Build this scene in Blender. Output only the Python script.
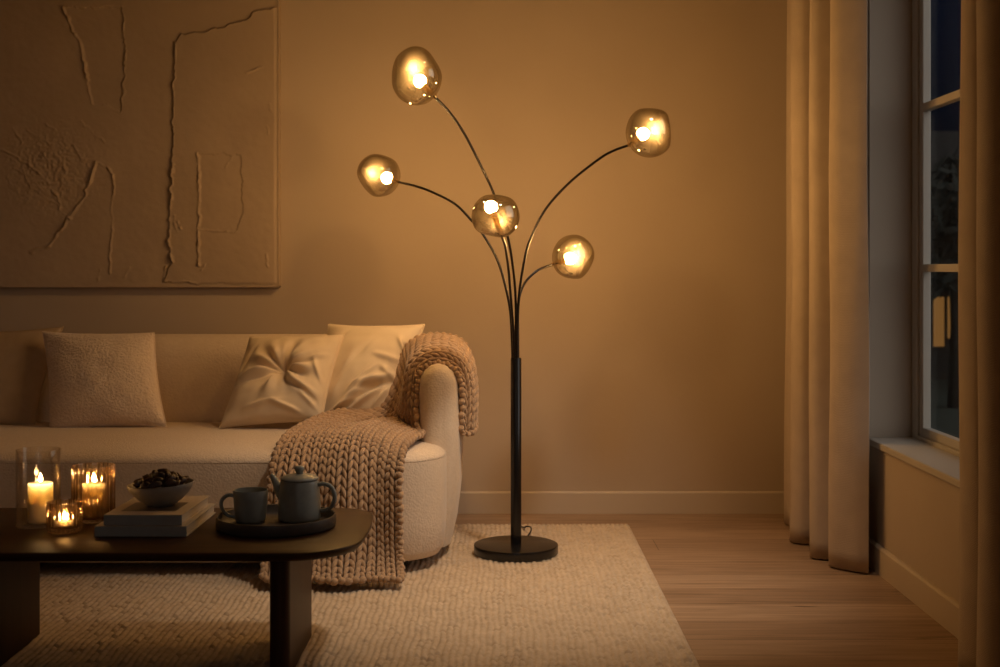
import bpy, math, random
import numpy as np
from mathutils import Vector, noise as mnoise

for o in list(bpy.data.objects):
    bpy.data.objects.remove(o, do_unlink=True)
SC = bpy.context.scene
COL = SC.collection
rng = random.Random(7)
PI = math.pi

# ------------------------------------------------------------------ camera
cam_d = bpy.data.cameras.new('camera')
cam = bpy.data.objects.new('camera', cam_d)
COL.objects.link(cam)
CAM_H = 0.95
cam.location = (0, 0, CAM_H)
cam.rotation_euler = (PI / 2, 0, 0)
cam_d.sensor_width = 36
cam_d.lens = 46.8                       # 1300 px focal length on a 1000 px frame
cam_d.shift_y = -0.0655
cam_d.clip_start = 0.02
cam_d.dof.use_dof = True
cam_d.dof.focus_distance = 3.8
cam_d.dof.aperture_fstop = 5.0
SC.camera = cam

# ------------------------------------------------------------------ colour management
SC.view_settings.view_transform = 'Standard'
SC.view_settings.look = 'None'
SC.view_settings.gamma = 1.0
SC.view_settings.use_curve_mapping = False
SC.view_settings.exposure = 0.0
SC.cycles.use_denoising = True
SC.cycles.max_bounces = 10
SC.cycles.diffuse_bounces = 5
SC.cycles.glossy_bounces = 5
SC.cycles.transparent_max_bounces = 24
SC.cycles.transmission_bounces = 8
SC.cycles.caustics_reflective = False
SC.cycles.caustics_refractive = False
SC.cycles.sample_clamp_indirect = 4.0

# ------------------------------------------------------------------ world: night sky, last dusk light to the south east
BULB = 960.0                            # lamp bulbs
BULB_COL = (1.0, 0.645, 0.26)
FLAME = 230.0
DUSK = 1.15
W = bpy.data.worlds.new('night_sky')
SC.world = W
W.use_nodes = True
nt = W.node_tree
nt.nodes.clear()
tc = nt.nodes.new('ShaderNodeTexCoord')
dot = nt.nodes.new('ShaderNodeVectorMath'); dot.operation = 'DOT_PRODUCT'
dv = Vector((0.85, -0.50, 0.18)).normalized()
dot.inputs[1].default_value = dv
nt.links.new(tc.outputs['Generated'], dot.inputs[0])
r1 = nt.nodes.new('ShaderNodeValToRGB')
r1.color_ramp.elements[0].position = 0.35
r1.color_ramp.elements[0].color = (0, 0, 0, 1)
r1.color_ramp.elements[1].position = 0.95
r1.color_ramp.elements[1].color = (1.12 * DUSK, 1.04 * DUSK, 0.96 * DUSK, 1)
nt.links.new(dot.outputs['Value'], r1.inputs[0])
sep = nt.nodes.new('ShaderNodeSeparateXYZ')
nt.links.new(tc.outputs['Generated'], sep.inputs[0])
r2 = nt.nodes.new('ShaderNodeValToRGB')
r2.color_ramp.elements[0].position = 0.03
r2.color_ramp.elements[0].color = (0.0006, 0.0009, 0.0018, 1)
r2.color_ramp.elements[1].position = 0.24
r2.color_ramp.elements[1].color = (0.0012, 0.0038, 0.0115, 1)
nt.links.new(sep.outputs['Z'], r2.inputs[0])
add = nt.nodes.new('ShaderNodeMixRGB'); add.blend_type = 'ADD'; add.inputs[0].default_value = 1
nt.links.new(r1.outputs[0], add.inputs[1]); nt.links.new(r2.outputs[0], add.inputs[2])
bg = nt.nodes.new('ShaderNodeBackground')
nt.links.new(add.outputs[0], bg.inputs[0])
wo = nt.nodes.new('ShaderNodeOutputWorld')
nt.links.new(bg.outputs[0], wo.inputs[0])

# ------------------------------------------------------------------ added fill spot over rug and sofa, out of view (its ring comes further down)
FILL_X, FILL_Y = 0.55, 3.22
spot_d = bpy.data.lights.new('fill_spot', 'SPOT')
spot_d.energy = 152; spot_d.color = (1.0, 0.80, 0.60)
spot_d.spot_size = math.radians(56); spot_d.spot_blend = 1.0; spot_d.shadow_soft_size = 0.11
spot = bpy.data.objects.new('fill_spot', spot_d); COL.objects.link(spot)

# ------------------------------------------------------------------ helpers
def prop(o, label=None, cat=None, group=None, kind=None):
    if label: o['label'] = label
    if cat: o['category'] = cat
    if group: o['group'] = group
    if kind: o['kind'] = kind
    return o

def empty(name, loc, label=None, cat=None, group=None):
    o = bpy.data.objects.new(name, None)
    o.empty_display_size = 0.05
    COL.objects.link(o)
    o.location = loc
    return prop(o, label, cat, group)

class MB:
    """collects verts / faces in world coordinates"""
    def __init__(self):
        self.v = []; self.f = []
    def add(self, v, f):
        n = len(self.v)
        self.v.extend([tuple(map(float, p)) for p in v])
        self.f.extend([tuple(i + n for i in q) for q in f])
        return self
    def box(self, x0, x1, y0, y1, z0, z1):
        v = [(x0,y0,z0),(x1,y0,z0),(x1,y1,z0),(x0,y1,z0),(x0,y0,z1),(x1,y0,z1),(x1,y1,z1),(x0,y1,z1)]
        f = [(0,3,2,1),(4,5,6,7),(0,1,5,4),(1,2,6,5),(2,3,7,6),(3,0,4,7)]
        return self.add(v, f)
    def rings(self, rings, close=True, cap0=True, cap1=True):
        m = len(rings[0]); v = [p for r in rings for p in r]; f = []
        for i in range(len(rings) - 1):
            for j in range(m if close else m - 1):
                k = (j + 1) % m
                f.append((i*m+j, i*m+k, (i+1)*m+k, (i+1)*m+j))
        if cap0: f.append(tuple(range(m))[::-1])
        if cap1: f.append(tuple((len(rings)-1)*m + j for j in range(m)))
        return self.add(v, f)
    def lathe(self, prof, cx, cy, n=48, mod=None):
        """prof: list of (radius, z); radius 0 closes"""
        rings = []
        for (r, z) in prof:
            ring = []
            for j in range(n):
                a = 2 * PI * j / n
                rr = r if mod is None else mod(r, z, a)
                ring.append((cx + rr * math.cos(a), cy + rr * math.sin(a), z))
            rings.append(ring)
        return self.rings(rings, True, True, True)
    def tube(self, pts, rad, n=10, taper=None):
        pts = [Vector(p) for p in pts]
        rings = []; N = None
        for i, p in enumerate(pts):
            t = (pts[min(i+1, len(pts)-1)] - pts[max(i-1, 0)]).normalized()
            if N is None:
                N = t.orthogonal().normalized()
            N = (N - t * N.dot(t)).normalized()
            B = t.cross(N)
            r = rad if taper is None else taper(i / (len(pts) - 1))
            rings.append([tuple(p + N * (r * math.cos(2*PI*j/n)) + B * (r * math.sin(2*PI*j/n))) for j in range(n)])
        return self.rings(rings)
    def build(self, name, mat, parent=None, smooth=True, bevel=0, seg=2, auto=None, label=None, subsurf=0):
        me = bpy.data.meshes.new(name)
        org = parent.matrix_basis.translation if parent is not None else None
        off = Vector((0, 0, 0)); p = parent
        while p is not None:
            off += p.location; p = p.parent
        v = [(a - off.x, b - off.y, c - off.z) for (a, b, c) in self.v]
        me.from_pydata(v, [], self.f)
        me.validate(); me.update()
        if smooth:
            me.polygons.foreach_set('use_smooth', [True] * len(me.polygons))
            if auto is not None:
                me.set_sharp_from_angle(angle=math.radians(auto))
        me.materials.append(mat)
        o = bpy.data.objects.new(name, me)
        COL.objects.link(o)
        if parent is not None: o.parent = parent
        if bevel:
            b = o.modifiers.new('bevel', 'BEVEL'); b.width = bevel; b.segments = seg; b.limit_method = 'ANGLE'
            b.angle_limit = math.radians(40)
        if subsurf:
            s = o.modifiers.new('smooth', 'SUBSURF'); s.levels = subsurf; s.render_levels = subsurf
        if label: o['label'] = label
        return o

def np_mesh(name, V, F, mat, parent=None, smooth=True):
    """fast path for dense grids (quads)"""
    off = Vector((0, 0, 0)); p = parent
    while p is not None:
        off += p.location; p = p.parent
    V = np.asarray(V, dtype=np.float64) - np.array(off)
    F = np.asarray(F, dtype=np.int32)
    me = bpy.data.meshes.new(name)
    me.vertices.add(len(V)); me.vertices.foreach_set('co', V.astype(np.float32).ravel())
    me.loops.add(F.size); me.loops.foreach_set('vertex_index', F.ravel())
    me.polygons.add(len(F)); me.polygons.foreach_set('loop_start', np.arange(0, F.size, F.shape[1], dtype=np.int32))
    me.update(calc_edges=True); me.validate()
    me.polygons.foreach_set('use_smooth', [smooth] * len(me.polygons))
    me.materials.append(mat)
    o = bpy.data.objects.new(name, me); COL.objects.link(o)
    if parent is not None: o.parent = parent
    return o

def grid_faces(nu, nv):
    """nu x nv vertices, index = i*nv + j"""
    i, j = np.meshgrid(np.arange(nu - 1), np.arange(nv - 1), indexing='ij')
    a = (i * nv + j).ravel()
    return np.stack([a, a + nv, a + nv + 1, a + 1], 1)

def catmull(P, n):
    """sample n points over a Catmull-Rom spline through P"""
    P = np.asarray(P, float); m = len(P)
    E = np.vstack([2*P[0]-P[1], P, 2*P[-1]-P[-2]])
    t = np.linspace(0, m - 1, n); k = np.minimum(t.astype(int), m - 2); u = (t - k)[:, None]
    p0, p1, p2, p3 = E[k], E[k+1], E[k+2], E[k+3]
    return 0.5 * ((2*p1) + (-p0+p2)*u + (2*p0-5*p1+4*p2-p3)*u**2 + (-p0+3*p1-3*p2+p3)*u**3)

def at(px, py, d):
    """the point that the photograph shows at pixel (px, py), d metres into the room"""
    return Vector(((px - 500) * d / 1300, d, CAM_H - (py - 268) * d / 1300))

# ------------------------------------------------------------------ materials
def new_mat(name):
    m = bpy.data.materials.new(name); m.use_nodes = True
    n = m.node_tree; n.nodes.clear()
    out = n.nodes.new('ShaderNodeOutputMaterial')
    return m, n, out

def pbr(name, c, rough=0.6, c2=None, nscale=6.0, bump=0.0, bscale=80.0, bdist=0.01, stretch=None, metal=0.0,
        spec=0.5, sheen=0.0, sss=0.0, sss_r=None, coat=0.0, bkind='noise', detail=4.0):
    m, n, out = new_mat(name)
    b = n.nodes.new('ShaderNodeBsdfPrincipled')
    n.links.new(b.outputs[0], out.inputs[0])
    b.inputs['Base Color'].default_value = (*c, 1)
    b.inputs['Roughness'].default_value = rough
    b.inputs['Metallic'].default_value = metal
    b.inputs['Specular IOR Level'].default_value = spec
    b.inputs['Sheen Weight'].default_value = sheen
    b.inputs['Coat Weight'].default_value = coat
    b.inputs['Coat Roughness'].default_value = 0.08
    if sss:
        b.inputs['Subsurface Weight'].default_value = sss
        b.inputs['Subsurface Radius'].default_value = sss_r or (0.02, 0.01, 0.005)
        b.inputs['Subsurface Scale'].default_value = 1.0
    t = n.nodes.new('ShaderNodeTexCoord'); vec = t.outputs['Object']
    if stretch:
        mp = n.nodes.new('ShaderNodeMapping'); mp.inputs['Scale'].default_value = stretch
        n.links.new(vec, mp.inputs[0]); vec = mp.outputs[0]
    if c2:
        ns = n.nodes.new('ShaderNodeTexNoise'); ns.inputs['Scale'].default_value = nscale
        ns.inputs['Detail'].default_value = detail
        n.links.new(vec, ns.inputs['Vector'])
        rp = n.nodes.new('ShaderNodeValToRGB')
        rp.color_ramp.elements[0].position = 0.32; rp.color_ramp.elements[0].color = (*c, 1)
        rp.color_ramp.elements[1].position = 0.68; rp.color_ramp.elements[1].color = (*c2, 1)
        n.links.new(ns.outputs['Fac'], rp.inputs[0]); n.links.new(rp.outputs[0], b.inputs['Base Color'])
    if bump:
        bp = n.nodes.new('ShaderNodeBump'); bp.inputs['Strength'].default_value = bump
        bp.inputs['Distance'].default_value = bdist
        if bkind == 'voronoi':
            tx = n.nodes.new('ShaderNodeTexVoronoi'); tx.feature = 'SMOOTH_F1'; tx.inputs['Scale'].default_value = bscale
            n.links.new(vec, tx.inputs['Vector'])
            mp2 = n.nodes.new('ShaderNodeMath'); mp2.operation = 'SUBTRACT'; mp2.inputs[0].default_value = 1.0
            n.links.new(tx.outputs['Distance'], mp2.inputs[1]); h = mp2.outputs[0]
        elif bkind == 'weave':
            w1 = n.nodes.new('ShaderNodeTexWave'); w1.wave_type = 'BANDS'; w1.bands_direction = 'Z'
            w1.inputs['Scale'].default_value = bscale; w1.inputs['Distortion'].default_value = 1.5
            w2 = n.nodes.new('ShaderNodeTexWave'); w2.wave_type = 'BANDS'; w2.bands_direction = 'DIAGONAL'
            w2.inputs['Scale'].default_value = bscale; w2.inputs['Distortion'].default_value = 1.5
            n.links.new(vec, w1.inputs['Vector']); n.links.new(vec, w2.inputs['Vector'])
            ad = n.nodes.new('ShaderNodeMath'); ad.operation = 'ADD'
            n.links.new(w1.outputs['Fac'], ad.inputs[0]); n.links.new(w2.outputs['Fac'], ad.inputs[1]); h = ad.outputs[0]
        else:
            tx = n.nodes.new('ShaderNodeTexNoise'); tx.inputs['Scale'].default_value = bscale
            tx.inputs['Detail'].default_value = 5.0
            n.links.new(vec, tx.inputs['Vector']); h = tx.outputs['Fac']
        n.links.new(h, bp.inputs['Height']); n.links.new(bp.outputs[0], b.inputs['Normal'])
    return m

def emit(name, c, s):
    m, n, out = new_mat(name)
    e = n.nodes.new('ShaderNodeEmission'); e.inputs[0].default_value = (*c, 1); e.inputs[1].default_value = s
    n.links.new(e.outputs[0], out.inputs[0])
    return m

def thin_glass(name, tint, edge_tint, refl, lo, hi, rough=0.02, haze=0.0, haze_rough=0.4, facing=0.35):
    """thin walled glass: lets light straight through, tinted (more at grazing angles), and mirrors the room"""
    m, n, out = new_mat(name)
    lw = n.nodes.new('ShaderNodeLayerWeight'); lw.inputs['Blend'].default_value = facing
    mr = n.nodes.new('ShaderNodeMapRange')
    mr.inputs['To Min'].default_value = lo; mr.inputs['To Max'].default_value = hi
    n.links.new(lw.outputs['Facing'], mr.inputs['Value'])
    tr = n.nodes.new('ShaderNodeBsdfTransparent')
    mc = n.nodes.new('ShaderNodeMixRGB'); mc.inputs[1].default_value = (*tint, 1); mc.inputs[2].default_value = (*edge_tint, 1)
    n.links.new(lw.outputs['Facing'], mc.inputs[0]); n.links.new(mc.outputs[0], tr.inputs[0])
    gl = n.nodes.new('ShaderNodeBsdfGlossy'); gl.inputs['Color'].default_value = (*refl, 1); gl.inputs['Roughness'].default_value = rough
    sh = gl.outputs[0]
    if haze:
        g2 = n.nodes.new('ShaderNodeBsdfGlossy'); g2.inputs['Color'].default_value = (*refl, 1); g2.inputs['Roughness'].default_value = haze_rough
        m2 = n.nodes.new('ShaderNodeMixShader'); m2.inputs[0].default_value = haze
        n.links.new(gl.outputs[0], m2.inputs[1]); n.links.new(g2.outputs[0], m2.inputs[2]); sh = m2.outputs[0]
    mx = n.nodes.new('ShaderNodeMixShader')
    n.links.new(mr.outputs[0], mx.inputs[0]); n.links.new(tr.outputs[0], mx.inputs[1]); n.links.new(sh, mx.inputs[2])
    n.links.new(mx.outputs[0], out.inputs[0])
    return m

def ribbed_glass(name):
    """amber pressed glass: half of the light passes straight, half bends through the ribs"""
    m = thin_glass(name, (0.975, 0.88, 0.74), (0.80, 0.58, 0.40), (1, 0.9, 0.78), 0.14, 0.55, 0.10, facing=0.3)
    n = m.node_tree
    out = [q for q in n.nodes if q.type == 'OUTPUT_MATERIAL'][0]
    src = out.inputs[0].links[0].from_socket
    rf = n.nodes.new('ShaderNodeBsdfRefraction'); rf.inputs['IOR'].default_value = 1.38
    rf.inputs['Color'].default_value = (0.98, 0.90, 0.76, 1); rf.inputs['Roughness'].default_value = 0.03
    mx = n.nodes.new('ShaderNodeMixShader'); mx.inputs[0].default_value = 0.34
    n.links.new(src, mx.inputs[1]); n.links.new(rf.outputs[0], mx.inputs[2]); n.links.new(mx.outputs[0], out.inputs[0])
    return m

def smoked_globe():
    """smoked glass with a polished metallised outside and a satin inside"""
    m, n, out = new_mat('smoked_mirror_glass')
    lw = n.nodes.new('ShaderNodeLayerWeight'); lw.inputs['Blend'].default_value = 0.4
    tr = n.nodes.new('ShaderNodeBsdfTransparent')
    mc = n.nodes.new('ShaderNodeMixRGB'); mc.inputs[1].default_value = (0.46, 0.385, 0.295, 1); mc.inputs[2].default_value = (0.18, 0.135, 0.09, 1)
    n.links.new(lw.outputs['Facing'], mc.inputs[0]); n.links.new(mc.outputs[0], tr.inputs[0])
    mr = n.nodes.new('ShaderNodeMapRange'); mr.inputs['To Min'].default_value = 0.16; mr.inputs['To Max'].default_value = 0.66
    n.links.new(lw.outputs['Facing'], mr.inputs['Value'])
    g1 = n.nodes.new('ShaderNodeBsdfGlossy'); g1.inputs['Color'].default_value = (0.86, 0.78, 0.64, 1); g1.inputs['Roughness'].default_value = 0.015
    a = n.nodes.new('ShaderNodeMixShader')
    n.links.new(mr.outputs[0], a.inputs[0]); n.links.new(tr.outputs[0], a.inputs[1]); n.links.new(g1.outputs[0], a.inputs[2])
    g2 = n.nodes.new('ShaderNodeBsdfGlossy'); g2.inputs['Color'].default_value = (0.90, 0.78, 0.60, 1); g2.inputs['Roughness'].default_value = 0.36
    g3 = n.nodes.new('ShaderNodeBsdfGlossy'); g3.inputs['Color'].default_value = (0.90, 0.78, 0.60, 1); g3.inputs['Roughness'].default_value = 0.12
    gm = n.nodes.new('ShaderNodeMixShader'); gm.inputs[0].default_value = 0.1
    n.links.new(g2.outputs[0], gm.inputs[1]); n.links.new(g3.outputs[0], gm.inputs[2])
    b = n.nodes.new('ShaderNodeMixShader'); b.inputs[0].default_value = 0.06
    n.links.new(tr.outputs[0], b.inputs[1]); n.links.new(gm.outputs[0], b.inputs[2])
    ge = n.nodes.new('ShaderNodeNewGeometry')
    c = n.nodes.new('ShaderNodeMixShader')
    n.links.new(ge.outputs['Backfacing'], c.inputs[0]); n.links.new(a.outputs[0], c.inputs[1]); n.links.new(b.outputs[0], c.inputs[2])
    n.links.new(c.outputs[0], out.inputs[0])
    return m

def floor_mat():
    m, n, out = new_mat('oak_planks')
    b = n.nodes.new('ShaderNodeBsdfPrincipled'); n.links.new(b.outputs[0], out.inputs[0])
    t = n.nodes.new('ShaderNodeTexCoord')
    br = n.nodes.new('ShaderNodeTexBrick')
    br.offset = 0.0; br.offset_frequency = 2; br.squash = 1.0
    br.inputs['Color1'].default_value = (0.385, 0.265, 0.175, 1)
    br.inputs['Color2'].default_value = (0.275, 0.180, 0.115, 1)
    br.inputs['Mortar'].default_value = (0.13, 0.08, 0.05, 1)
    br.inputs['Scale'].default_value = 1.0
    br.inputs['Mortar Size'].default_value = 0.0016
    br.inputs['Mortar Smooth'].default_value = 0.2
    br.inputs['Brick Width'].default_value = 2.6
    br.inputs['Row Height'].default_value = 0.175
    sp = n.nodes.new('ShaderNodeSeparateXYZ'); n.links.new(t.outputs['Object'], sp.inputs[0])
    dvd = n.nodes.new('ShaderNodeMath'); dvd.operation = 'DIVIDE'; dvd.inputs[1].default_value = 0.175
    n.links.new(sp.outputs['Y'], dvd.inputs[0])
    fl = n.nodes.new('ShaderNodeMath'); fl.operation = 'FLOOR'; n.links.new(dvd.outputs[0], fl.inputs[0])
    wn = n.nodes.new('ShaderNodeTexWhiteNoise'); wn.noise_dimensions = '1D'; n.links.new(fl.outputs[0], wn.inputs['W'])
    ml = n.nodes.new('ShaderNodeMath'); ml.operation = 'MULTIPLY_ADD'; ml.inputs[1].default_value = 2.6
    n.links.new(wn.outputs['Value'], ml.inputs[0]); n.links.new(sp.outputs['X'], ml.inputs[2])
    cb = n.nodes.new('ShaderNodeCombineXYZ'); n.links.new(ml.outputs[0], cb.inputs['X']); n.links.new(sp.outputs['Y'], cb.inputs['Y'])
    n.links.new(cb.outputs[0], br.inputs['Vector'])
    mp = n.nodes.new('ShaderNodeMapping'); mp.inputs['Scale'].default_value = (1.6, 26, 1)
    n.links.new(t.outputs['Object'], mp.inputs[0])
    g = n.nodes.new('ShaderNodeTexNoise'); g.inputs['Scale'].default_value = 2.2; g.inputs['Detail'].default_value = 8
    g.inputs['Distortion'].default_value = 0.6
    n.links.new(mp.outputs[0], g.inputs['Vector'])
    gr = n.nodes.new('ShaderNodeValToRGB')
    gr.color_ramp.elements[0].position = 0.25; gr.color_ramp.elements[0].color = (0.62, 0.58, 0.54, 1)
    gr.color_ramp.elements[1].position = 0.65; gr.color_ramp.elements[1].color = (1.08, 1.06, 1.04, 1)
    n.links.new(g.outputs['Fac'], gr.inputs[0])
    mu = n.nodes.new('ShaderNodeMixRGB'); mu.blend_type = 'MULTIPLY'; mu.inputs[0].default_value = 1
    n.links.new(br.outputs['Color'], mu.inputs[1]); n.links.new(gr.outputs[0], mu.inputs[2])
    # knots and dark streaks
    mk = n.nodes.new('ShaderNodeMapping'); mk.inputs['Scale'].default_value = (3.2, 15, 1)
    n.links.new(t.outputs['Object'], mk.inputs[0])
    k = n.nodes.new('ShaderNodeTexNoise'); k.inputs['Scale'].default_value = 1.25; k.inputs['Detail'].default_value = 3
    n.links.new(mk.outputs[0], k.inputs['Vector'])
    kr = n.nodes.new('ShaderNodeValToRGB')
    kr.color_ramp.elements[0].position = 0.245; kr.color_ramp.elements[0].color = (0.35, 0.28, 0.22, 1)
    kr.color_ramp.elements[1].position = 0.31; kr.color_ramp.elements[1].color = (1, 1, 1, 1)
    n.links.new(k.outputs['Fac'], kr.inputs[0])
    m2 = n.nodes.new('ShaderNodeMixRGB'); m2.blend_type = 'MULTIPLY'; m2.inputs[0].default_value = 0.85
    n.links.new(mu.outputs[0], m2.inputs[1]); n.links.new(kr.outputs[0], m2.inputs[2])
    n.links.new(m2.outputs[0], b.inputs['Base Color'])
    b.inputs['Roughness'].default_value = 0.42
    b.inputs['Specular IOR Level'].default_value = 0.35
    bp = n.nodes.new('ShaderNodeBump'); bp.inputs['Strength'].default_value = 0.15; bp.inputs['Distance'].default_value = 0.002
    n.links.new(g.outputs['Fac'], bp.inputs['Height']); n.links.new(bp.outputs[0], b.inputs['Normal'])
    return m

def walnut_mat(name, axis='x'):
    m, n, out = new_mat(name)
    b = n.nodes.new('ShaderNodeBsdfPrincipled'); n.links.new(b.outputs[0], out.inputs[0])
    t = n.nodes.new('ShaderNodeTexCoord')
    mp = n.nodes.new('ShaderNodeMapping')
    mp.inputs['Scale'].default_value = (1.2, 22, 22) if axis == 'x' else (22, 22, 1.0)
    n.links.new(t.outputs['Object'], mp.inputs[0])
    g = n.nodes.new('ShaderNodeTexNoise'); g.inputs['Scale'].default_value = 2.0; g.inputs['Detail'].default_value = 7
    g.inputs['Distortion'].default_value = 0.9
    n.links.new(mp.outputs[0], g.inputs['Vector'])
    r = n.nodes.new('ShaderNodeValToRGB')
    r.color_ramp.elements[0].position = 0.3; r.color_ramp.elements[0].color = (0.025, 0.0105, 0.005, 1)
    r.color_ramp.elements[1].position = 0.7; r.color_ramp.elements[1].color = (0.052, 0.022, 0.0095, 1)
    n.links.new(g.outputs['Fac'], r.inputs[0]); n.links.new(r.outputs[0], b.inputs['Base Color'])
    b.inputs['Roughness'].default_value = 0.42
    b.inputs['Specular IOR Level'].default_value = 0.22
    bp = n.nodes.new('ShaderNodeBump'); bp.inputs['Strength'].default_value = 0.08; bp.inputs['Distance'].default_value = 0.001
    n.links.new(g.outputs['Fac'], bp.inputs['Height']); n.links.new(bp.outputs[0], b.inputs['Normal'])
    return m

M = {}
M['wall'] = pbr('wall_paint', (0.50, 0.405, 0.315), 0.85, (0.46, 0.37, 0.285), 1.7, bump=0.06, bscale=28, bdist=0.01, spec=0.2)
M['wall_r'] = pbr('wall_paint_window_side', (0.50, 0.415, 0.33), 0.85, (0.47, 0.385, 0.305), 1.7, bump=0.05, bscale=28, bdist=0.01, spec=0.2)
M['ceiling'] = pbr('ceiling_paint', (0.36, 0.31, 0.25), 0.9)
M['trim'] = pbr('trim_paint', (0.53, 0.44, 0.345), 0.5, spec=0.35)
M['white_frame'] = pbr('window_paint', (0.50, 0.45, 0.385), 0.42)
M['floor'] = floor_mat()
M['plaster'] = pbr('plaster_relief', (0.46, 0.355, 0.265), 0.8, (0.41, 0.315, 0.235), 3.0, bump=0.12, bscale=45, bdist=0.01, spec=0.25)
M['boucle'] = pbr('cream_boucle', (0.72, 0.585, 0.45), 0.9, (0.64, 0.515, 0.39), 90, bump=0.55, bscale=210, bdist=0.004, spec=0.15, sheen=0.25, bkind='voronoi')
M['back_fabric'] = pbr('cream_back_fabric', (0.70, 0.57, 0.435), 0.9, (0.66, 0.53, 0.40), 60, bump=0.3, bscale=150, bdist=0.004, spec=0.15, sheen=0.2, bkind='voronoi')
M['fluffy'] = pbr('fleece_cushion', (0.76, 0.62, 0.49), 0.95, (0.70, 0.56, 0.44), 60, bump=0.7, bscale=120, bdist=0.008, spec=0.1, sheen=0.4)
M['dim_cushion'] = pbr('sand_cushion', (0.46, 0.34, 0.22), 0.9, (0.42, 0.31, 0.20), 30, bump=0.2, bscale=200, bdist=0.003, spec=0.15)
M['linen'] = pbr('sand_linen', (0.70, 0.565, 0.40), 0.75, (0.66, 0.53, 0.375), 20, bump=0.12, bscale=240, bdist=0.002, spec=0.25, sheen=0.2)
M['linen2'] = pbr('pale_linen', (0.76, 0.62, 0.44), 0.72, (0.73, 0.59, 0.415), 20, bump=0.12, bscale=240, bdist=0.002, spec=0.25, sheen=0.2)
M['yarn'] = pbr('chunky_yarn', (0.45, 0.295, 0.175), 0.9, (0.37, 0.235, 0.135), 26, bump=0.45, bscale=210, bdist=0.004, spec=0.15, sheen=0.35, stretch=(1, 1, 1))
M['rug'] = pbr('wool_rug', (0.56, 0.44, 0.315), 0.95, (0.44, 0.335, 0.23), 38, bump=0.22, bscale=240, bdist=0.004, spec=0.08, sheen=0.2, detail=6)
M['curtain'] = pbr('linen_curtain', (0.51, 0.415, 0.33), 0.9, (0.46, 0.37, 0.295), 14, bump=0.25, bscale=120, bdist=0.003, spec=0.1, sheen=0.15, bkind='weave')
M['walnut'] = walnut_mat('walnut_top', 'x')
M['walnut_leg'] = walnut_mat('walnut_leg', 'z')
M['black'] = pbr('black_lacquer', (0.007, 0.006, 0.006), 0.22, spec=0.5)
M['black_arm'] = pbr('black_bronze', (0.012, 0.008, 0.006), 0.3, metal=0.3)
M['brass'] = pbr('brass', (0.80, 0.55, 0.25), 0.25, metal=1.0)
M['rubber'] = pbr('black_foot', (0.012, 0.011, 0.010), 0.6)
M['glaze'] = pbr('grey_glaze', (0.31, 0.325, 0.30), 0.34, (0.26, 0.275, 0.255), 55, spec=0.5, bump=0.03, bscale=60)
M['bowl'] = pbr('stone_glaze', (0.34, 0.30, 0.255), 0.5, (0.30, 0.265, 0.225), 60, bump=0.05, bscale=90)
M['tray'] = pbr('dark_tray', (0.085, 0.065, 0.05), 0.5, (0.06, 0.046, 0.036), 25, bump=0.1, bscale=60)
M['fruit'] = pbr('dried_fruit', (0.060, 0.022, 0.012), 0.5, (0.025, 0.010, 0.006), 60, bump=0.5, bscale=120, bdist=0.004)
M['cover_top'] = pbr('cover_cream', (0.46, 0.38, 0.30), 0.6)
M['cover_low'] = pbr('cover_grey', (0.40, 0.36, 0.31), 0.6)
M['spine'] = pbr('spine_grey', (0.36, 0.355, 0.33), 0.6, (0.33, 0.325, 0.30), 40)
M['picture'] = pbr('cover_photo', (0.06, 0.043, 0.032), 0.4, (0.11, 0.08, 0.06), 12)
M['pages'] = pbr('pages', (0.58, 0.49, 0.38), 0.85, (0.48, 0.40, 0.31), 2.0, stretch=(1, 1, 420), bump=0.1, bscale=2)
M['wax'] = pbr('candle_wax', (0.95, 0.73, 0.48), 0.5, sss=1.0, sss_r=(0.06, 0.06, 0.06))
M['wick'] = pbr('wick', (0.02, 0.012, 0.008), 0.9)
M['flame'] = emit('flame', (1.0, 0.56, 0.20), FLAME)
M['bulb'] = emit('bulb', BULB_COL, BULB)
M['smoke'] = smoked_globe()
M['clear'] = thin_glass('clear_glass', (0.99, 0.985, 0.97), (0.62, 0.55, 0.47), (1, 1, 1), 0.02, 0.60, 0.0, facing=0.16)
M['amber'] = ribbed_glass('amber_ribbed_glass')
M['pane'] = thin_glass('pane', (0.93, 0.95, 0.96), (0.85, 0.88, 0.9), (1, 1, 1), 0.02, 0.09, 0.0, facing=0.2)
M['foliage'] = pbr('night_foliage', (0.006, 0.009, 0.005), 0.9)
M['bark'] = pbr('bark', (0.03, 0.022, 0.016), 0.9)
M['house'] = pbr('night_render', (0.022, 0.018, 0.015), 0.9)
M['roof'] = pbr('roof_tiles', (0.010, 0.008, 0.007), 0.9)
M['lawn'] = pbr('lawn', (0.015, 0.022, 0.01), 1.0)
M['lit'] = emit('lit_window', (1.0, 0.44, 0.11), 0.20)
M['port'] = emit('porch_lamp', (1.0, 0.55, 0.2), 5.0)

# ------------------------------------------------------------------ room
YB = 5.04; XR = 1.187; XL = -3.3; YF = -1.6; H = 2.6
Y0, Y1, Z0, Z1 = 2.55, 4.175, 0.385, 2.28           # window opening
WT = 0.18
def struct(o): o['kind'] = 'structure'; return o
struct(MB().box(XL, XR + WT, YF, YB + .2, -.1, 0).build('floor', M['floor'], smooth=False))
struct(MB().box(XL - .2, XR + WT, YF - .2, YB + .2, H, H + .1).build('ceiling', M['ceiling'], smooth=False))
struct(MB().box(XL - .2, XR + WT, YB, YB + .2, 0, H).build('wall_back', M['wall'], smooth=False))
struct(MB().box(XL - .2, XL, YF - .2, YB, 0, H).build('wall_left', M['wall'], smooth=False))
WX0, WX1, WZ0, WZ1 = -1.1, 0.9, 0.5, 2.25            # unseen window added behind the camera to let in front fill light
w = MB()
w.box(XL, WX0, YF - .2, YF, 0, H); w.box(WX1, XR + WT, YF - .2, YF, 0, H)
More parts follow.
